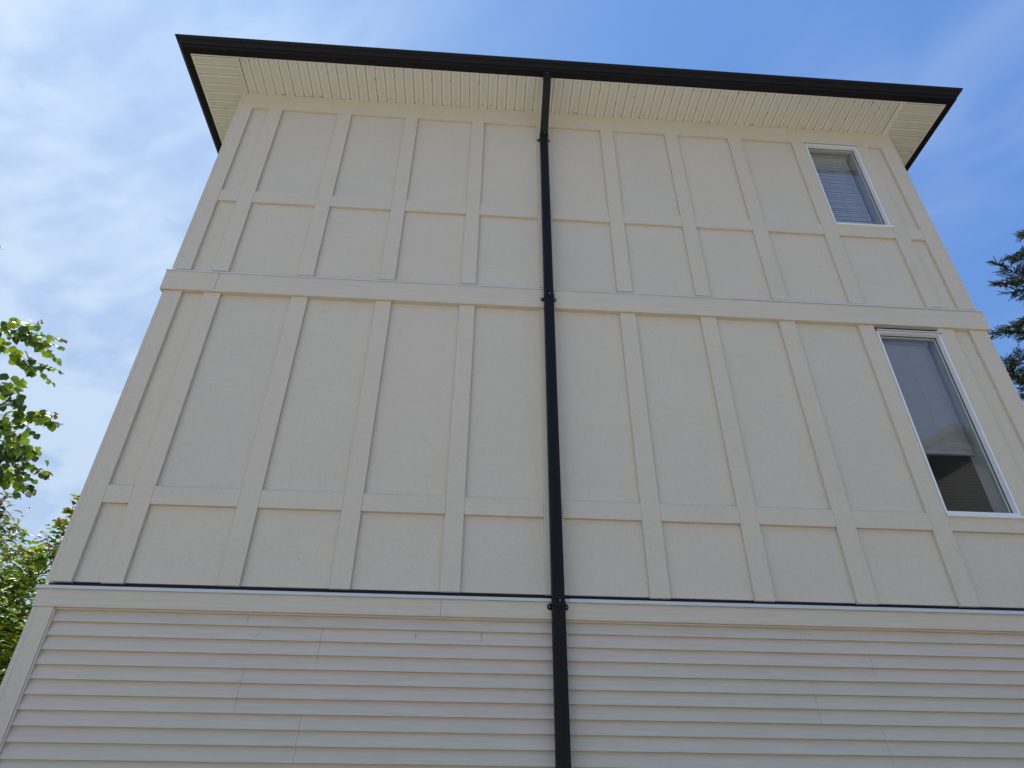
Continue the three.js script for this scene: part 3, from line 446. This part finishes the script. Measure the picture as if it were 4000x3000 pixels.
  for (const [sp, d, size, thick, tones] of sprays) {
    const wob = () => (R() - 0.5) * 0.24, pts = smooth(sp.map(([x, y], i) => px(x, y, d + wob() + (sp.length - i) * 0.05)), 24);
    part('twig', tube(local(T, pts), 0.0042, 0.0014, 5), twigMat, T);
    let len = 0; for (let i = 1; i < pts.length; i++) len += pts[i].distanceTo(pts[i - 1]);
    const n = Math.max(2, Math.round(len / (size * (thick > 1 ? 0.50 : 0.86)))), curve = new THREE.CatmullRomCurve3(pts);
    for (let i = 0; i < n; i++) for (let k = 0; k < (thick > 2 ? thick - 1 : thick); k++) {
      const t = clamp((i + 0.5 + (R() - 0.5) * 0.5) / n), p = curve.getPointAt(t), tan = curve.getTangentAt(t), side = new THREE.Vector3().crossVectors(tan, UP).normalize().multiplyScalar((i + k) % 2 ? 1 : -1);
      const hang = V((R() - 0.5) * 1.1, -0.55 - R() * 0.7, (R() - 0.5) * 1.1), dir = tan.clone().multiplyScalar(0.35).add(side.multiplyScalar(0.8)).add(hang).normalize();
      const nrm = V((R() - 0.5) * 1.3, 0.55 + R() * 0.6, 0.5 + (R() - 0.5) * 1.3).normalize(), s = size * (thick > 1 ? 0.96 : 0.84) * (1 + R() * 0.42);
      p.x += (R() - 0.5) * 0.03 * (thick - 1); p.y += (R() - 0.5) * 0.040 * (thick - 1); p.z += (R() - 0.5) * 0.12 * (thick - 1);
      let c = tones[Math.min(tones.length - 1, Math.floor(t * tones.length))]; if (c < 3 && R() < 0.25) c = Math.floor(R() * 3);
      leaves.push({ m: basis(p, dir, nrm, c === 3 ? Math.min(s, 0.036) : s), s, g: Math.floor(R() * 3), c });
    }
  }
  // limbs from the trunk to the sprays, and the rest of the crown outside the picture
  for (const [x, y, d, h] of [[-140, 180, 7.3, 4.6], [-90, 290, 7.4, 4.4], [-110, 600, 7.2, 4.0], [-70, 850, 7.1, 3.6], [-110, 930, 7.1, 3.3], [-120, 1220, 7.1, 2.9], [-100, 1380, 7.1, 2.7], [-100, -540, 7.4, 5.3]]) { const e = px(x, y, d), b = V(-6.66, h - 0.3, -0.95); part('branch', tube(local(T, smooth([b, b.clone().lerp(e, 0.5).add(V(0, 0.16, 0)), e], 10)), 0.026, 0.008, 7), bark, T); }
  part('branch', tube(local(T, smooth([px(-120, 890, 6.9), px(0, 860, 6.85), px(60, 838, 6.85), px(112, 822, 6.85)], 8)), 0.010, 0.007, 7), plain(0.34, 0.32, 0.30, 0.9), T);
  const outside = (p) => { const v = p.clone().applyMatrix4(frustum); return v.x < -1.06 || v.z > 1; };
  for (let i = 0; i < 520; i++) {                           // twigs with leaves all round the trunk and along the limbs
    const t = R(), e = sprays[Math.floor(R() * sprays.length)][0][0], q = px(e[0], e[1], 7.1), b = V(-6.72, clamp(q.y - 0.3, 2.4, 6.2), -0.95), p = b.clone().lerp(q, t).add(V((R() - 0.5) * 1.1, (R() - 0.4) * 0.9, (R() - 0.5) * 1.3)), d = V(R() - 0.5, R() * 0.3 - 0.15, R() - 0.5).normalize(), L = 0.35 + R() * 0.3;
    for (let k = 0; k < 12; k++) { const w = p.clone().addScaledVector(d, L * k / 12).add(V((R() - 0.5) * 0.05, (R() - 0.5) * 0.05, (R() - 0.5) * 0.05)); if (outside(w)) leaves.push({ m: basis(w, V(R() - 0.5, -0.7, R() - 0.5), V(R() - 0.5, 1, R() - 0.5), 0.062), s: 0.062, g: k % 3, c: Math.floor(R() * 3) }); }
  }
  for (let i = 0; i < 9000; i++) { const h = 2.2 + R() * 6.0, a = R() * 2 * Math.PI, r = (0.5 + 2.0 * Math.sqrt(R())) * (h > 6.2 ? (8.4 - h) / 2.2 : 1), p = V(-7.4 + Math.cos(a) * r, h, -0.2 + Math.sin(a) * r * 1.25); if (!outside(p)) continue; leaves.push({ m: basis(p, V(R() - 0.5, -0.7, R() - 0.5), V(R() - 0.5, 1, R() - 0.5), 0.062), s: 0.062, g: i % 3, c: i % 3 }); }
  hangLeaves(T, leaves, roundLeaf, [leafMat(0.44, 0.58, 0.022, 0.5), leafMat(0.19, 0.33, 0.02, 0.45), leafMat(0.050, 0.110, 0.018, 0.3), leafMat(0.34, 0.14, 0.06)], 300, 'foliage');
}
// left: bushy tree with orange new shoots beside the wall corner, and the reddish slender leaved one at the edge
function bushy(name, label, base, seed, blobs, shoots, geos, mats, tone, size, most, density) {
  const T = thing(name, label, 'tree', base), R = rng(seed), leaves = [], top = V(base[0], blobs[0][2] ? at(blobs[0][0], blobs[0][1], blobs[0][2]).y : 4, base[2]);
  part('trunk', tube(local(T, smooth([V(base[0], -0.1, base[2]), V(base[0] + 0.05, top.y * 0.3, base[2] - 0.04), V(base[0] - 0.03, top.y * 0.65, base[2] + 0.05), V(top.x, top.y * 0.86, top.z)], 10)), 0.085, 0.025, 9), bark, T);
  const shoot = (p, dir, len, warm) => {
    const d = dir.clone().normalize(), n = Math.max(3, Math.round(len / (size * 0.42))), side0 = R() * 6;
    for (let i = 0; i < n; i++) {
      const t = (i + 1) / n, q = p.clone().addScaledVector(d, len * t).add(V(0, -0.06 * t * t * len, 0)), a = side0 + i * 2.4, out = V(Math.cos(a), 0.1 - R() * 0.7, Math.sin(a)).addScaledVector(d, 0.7), nrm = V((R() - 0.5) * 1.2, 1, (R() - 0.5) * 1.2), s = size * (0.7 + R() * 0.55);
      leaves.push({ m: basis(q, out, nrm, s), s, g: Math.floor(R() * geos.length), c: tone(R(), warm * t) });
    }
    return d;
  };
  for (const [x, y, dist, r, warm] of blobs) {
    const c = at(x, y, dist); part('branch', tube(local(T, smooth([V(base[0], c.y * 0.55, base[2]), V(base[0], c.y * 0.55, base[2]).lerp(c, 0.5).add(V(0, 0.12, 0)), c.clone().add(V(0, r * 0.4, 0))], 8)), 0.02, 0.005, 6), bark, T);
    const n = Math.round(density * r * r * r + 26 * r);
    for (let i = 0; i < n; i++) { const u = V(R() * 2 - 1, R() * 2 - 1, R() * 2 - 1); if (u.lengthSq() > 1) { i--; continue; } const p = c.clone().addScaledVector(u, r * (0.9 + 0.2 * R())); shoot(p, u.clone().multiplyScalar(0.9).add(V(0, 0.55, 0)), 0.10 + R() * 0.16, warm * (u.y > 0.2 ? 1 : 0.15)); }
  }
  for (const [pts, dist, warm] of shoots) {
    const c = smooth(pts.map(([x, y], i) => at(x, y, dist + i * 0.03)), 8); part('twig', tube(local(T, c), 0.006, 0.0018, 5), twigMat, T);
    for (let i = 1; i < c.length; i++) shoot(c[i - 1], c[i].clone().sub(c[i - 1]).add(V(0, 0.02, 0)), c[i].distanceTo(c[i - 1]) * 1.15, warm * i / c.length);
  }
  hangLeaves(T, leaves, geos, mats, most, 'foliage');
}
bushy('bushy_tree', 'dense bushy tree with orange new shoots rising beside the wall corner', [-5.0, 0, -2.7], 88,
  [[-40, 2440, 8.3, 0.62, 0.2], [60, 2560, 8.2, 0.55, 0.1], [-120, 2300, 8.5, 0.50, 0.3], [130, 2330, 8.3, 0.42, 0.3], [195, 2225, 8.2, 0.24, 0.6], [60, 2760, 8.2, 0.6, 0], [-250, 2650, 8.4, 0.9, 0], [-100, 2950, 8.3, 0.9, 0], [245, 2120, 8.2, 0.11, 0.8], [40, 2240, 8.3, 0.20, 0.5]],
  [[[[205, 2230], [190, 2140], [175, 2085]], 8.2, 1], [[[225, 2200], [235, 2110], [250, 2045]], 8.2, 0.9], [[[255, 2130], [275, 2030], [290, 1945]], 8.2, 0.8], [[[290, 2100], [305, 1990], [300, 1938]], 8.25, 0.6], [[[215, 2180], [215, 2120], [222, 2085]], 8.2, 0.7], [[[150, 2250], [150, 2190], [158, 2150]], 8.2, 0.7], [[[120, 2270], [110, 2200], [120, 2160]], 8.25, 0.3], [[[250, 2080], [230, 2050], [225, 2035]], 8.2, 1], [[[285, 2010], [262, 2000], [258, 2010]], 8.2, 0.9]],
  ovalLeaf, [leafMat(0.50, 0.64, 0.03, 0.5), leafMat(0.28, 0.43, 0.025, 0.45), leafMat(0.055, 0.12, 0.015, 0.3, 0.45), leafMat(0.55, 0.24, 0.07), leafMat(0.46, 0.38, 0.05)],
  (r, w) => (r < w * 0.75 ? (r < w * 0.45 ? 3 : 4) : r < 0.35 ? 0 : r < 0.7 ? 1 : 2), 0.070, 300, 1150);
bushy('slender_leaf_tree', 'loose tree with narrow drooping reddish green leaves low at the left edge', [-4.8, 0, -1.85], 99,
  [[-160, 2180, 7.6, 0.40, 0.5], [-220, 2420, 7.7, 0.5, 0.2], [-330, 2260, 7.4, 0.5, 0.3], [-300, 2560, 7.2, 0.6, 0.1], [-90, 2080, 7.5, 0.20, 0.7]],
  [[[[-60, 2100], [-5, 1990], [18, 1930]], 7.4, 1], [[[-40, 2010], [10, 1960], [40, 1935]], 7.4, 1], [[[-30, 2080], [5, 2020], [22, 1985]], 7.4, 0.9], [[[-60, 2140], [10, 2060], [45, 2020]], 7.45, 0.5], [[[-20, 2120], [25, 2080], [60, 2055]], 7.4, 0.4], [[[-40, 2180], [30, 2110], [75, 2085], [95, 2085]], 7.4, 0.3], [[[-60, 2210], [10, 2160], [60, 2150], [100, 2165]], 7.4, 0.4], [[[-60, 2250], [20, 2190], [60, 2180]], 7.45, 0.4], [[[-40, 2030], [-10, 2010], [14, 2020]], 7.4, 0.9], [[[10, 2190], [60, 2170], [105, 2155]], 7.4, 0.5]],
  lanceLeaf, [leafMat(0.34, 0.46, 0.04), leafMat(0.20, 0.32, 0.04), leafMat(0.06, 0.11, 0.025, 0.3, 0.45), leafMat(0.46, 0.22, 0.10), leafMat(0.28, 0.14, 0.10)],
  (r, w) => (r < w * 0.7 ? (r < w * 0.4 ? 3 : 4) : r < 0.4 ? 0 : r < 0.75 ? 1 : 2), 0.076, 220, 560);

// right: tall conifer behind the house
{
  const DI = 17, c0 = at(4440, 1250, DI), T = thing('conifer_tree', 'dark green conifer with ragged needled boughs beyond the right wall corner', 'tree', [c0.x, 0, c0.z]), R = rng(404), TOP = c0.y + 3.3;
  const axis = (y) => V(c0.x, y, c0.z);
  part('trunk', tube(local(T, [0, 0.3, 0.6, 0.85, 1].map((t) => V(c0.x + 0.05 * Math.sin(t * 5), TOP * t - 0.1, c0.z))), 0.30, 0.02, 10), bark, T);
  // a shoot: a short twig bristling with needles
  const needles = (n, seed) => { const r = rng(seed), q = []; for (let i = 0; i < n; i++) { const t = r(), a = r() * 6.283, l = 0.16 + 0.16 * r() * (1 - t * 0.4), d = V(Math.cos(a) * 0.8, Math.sin(a) * 0.55, 0.75 + 0.4 * r()).normalize(), p = V(0, 0, t), e = p.clone().addScaledVector(d, l), s = V(-Math.sin(a), Math.cos(a), 0).multiplyScalar(0.030); q.push([p.clone().add(s), e, p.clone().sub(s)]); } return soup(q); };
  const geos = [needles(46, 1), needles(46, 2), needles(40, 3)], shoots = [];
  const bough = (pts, r0, dens) => {
    const c = smooth(pts, 16); part('branch', tube(local(T, c), r0, 0.006, 6), bark, T);
    const curve = new THREE.CatmullRomCurve3(c), L = curve.getLength(), n = Math.round(L * dens);
    for (let i = 0; i < n; i++) {
      const t = 0.12 + 0.88 * Math.pow((i + R()) / n, 0.85), p = curve.getPointAt(Math.min(t, 1)), tan = curve.getTangentAt(Math.min(t, 1)), sd = new THREE.Vector3().crossVectors(tan, V(0, 1, 0)).normalize().multiplyScalar(R() < 0.5 ? -1 : 1);
      const len = (0.10 + 0.34 * (1 - t) + 0.1 * R()) * Math.min(1, L / 1.6), dir = tan.clone().multiplyScalar(0.8).addScaledVector(sd, 0.8).add(V(0, (R() - 0.45) * 0.7, 0)).normalize(), m = Math.max(1, Math.round(len / 0.075));
      for (let k = 0; k < m; k++) { const q = p.clone().addScaledVector(dir, len * k / m).add(V(0, -0.10 * (k / m) ** 2 * len, 0)), dd = dir.clone().add(V((R() - 0.5) * 0.9, (R() - 0.5) * 0.8, (R() - 0.5) * 0.9)).normalize(), s = 0.105 + R() * 0.06; shoots.push({ m: basis(q, dd, V(R() - 0.5, 1, R() - 0.5), s), g: Math.floor(R() * 3), c: R() < 0.5 ? 0 : R() < 0.75 ? 1 : 2 }); }
    }
  };
  const P = (x, y, dz = 0) => at(x + 26, y, DI + dz), J = (y, up) => { const p = at(4440, y, DI); return axis(p.y); };
  // boughs that reach into the picture
  for (const [root, ...tips] of [[1010, [4120, 985], [4010, 1000], [3932, 997]], [1080, [4150, 1075], [4000, 1085], [3930, 1060], [3868, 1028]], [1130, [4130, 1100], [3990, 1105], [3920, 1105], [3866, 1111]], [1130, [4120, 1120], [4000, 1130], [3955, 1135], [3925, 1143]], [950, [4120, 925], [4030, 915], [3985, 905]], [1160, [4160, 1150], [4050, 1150], [3980, 1155]],
    [1290, [4140, 1280], [4020, 1300], [3930, 1300], [3850, 1312]], [1260, [4130, 1250], [4020, 1240], [3975, 1262], [3900, 1290]], [1320, [4130, 1300], [4010, 1315], [3985, 1320]], [1230, [4120, 1215], [4030, 1235], [3992, 1240]], [1470, [4130, 1470], [4010, 1480], [3940, 1450], [3968, 1368]], [1480, [4130, 1480], [4000, 1500], [3920, 1460], [3900, 1400]], [1490, [4120, 1470], [4020, 1440], [3960, 1470]], [1560, [4120, 1530], [4030, 1520], [3972, 1525]], [1600, [4120, 1580], [4030, 1550], [3990, 1545]]]) bough([J(root + 40), ...tips.map(([x, y]) => P(x, y, (R() - 0.5) * 0.9))], 0.026, 54);
  // the other boughs, outside the picture
  for (let i = 0; i < 150; i++) { const h = 1.6 + (TOP - 1.8) * (i / 150), a = i * 2.4 + R() * 0.5, L = (0.5 + (TOP - h) * 0.30) * (0.8 + 0.4 * R()), e = V(c0.x + Math.cos(a) * L, h - L * 0.12, c0.z + Math.sin(a) * L), v = e.clone().applyMatrix4(frustum); if (v.x < 1.05 && Math.abs(v.y) < 1.1 && v.z < 1) continue; bough([axis(h), V(c0.x + Math.cos(a) * L * 0.5, h + 0.02, c0.z + Math.sin(a) * L * 0.5), e], 0.026, 40); }
  const mats = [plain(0.036, 0.058, 0.012, 1), plain(0.095, 0.115, 0.018, 1), plain(0.085, 0.062, 0.026, 1)];
  mats.forEach((mat, c) => geos.forEach((geo, g) => { const sel = shoots.filter((s) => s.c === c && s.g === g); if (!sel.length) return; const im = new THREE.InstancedMesh(geo, mat, sel.length), sh = new THREE.Matrix4().makeTranslation(-T.position.x, 0, -T.position.z); sel.forEach((s, i) => im.setMatrixAt(i, sh.clone().multiply(s.m))); im.name = inner('needles', T); im.userData.kind = 'stuff'; im.castShadow = im.receiveShadow = true; T.add(im); }));
}

renderer.render(scene, camera);
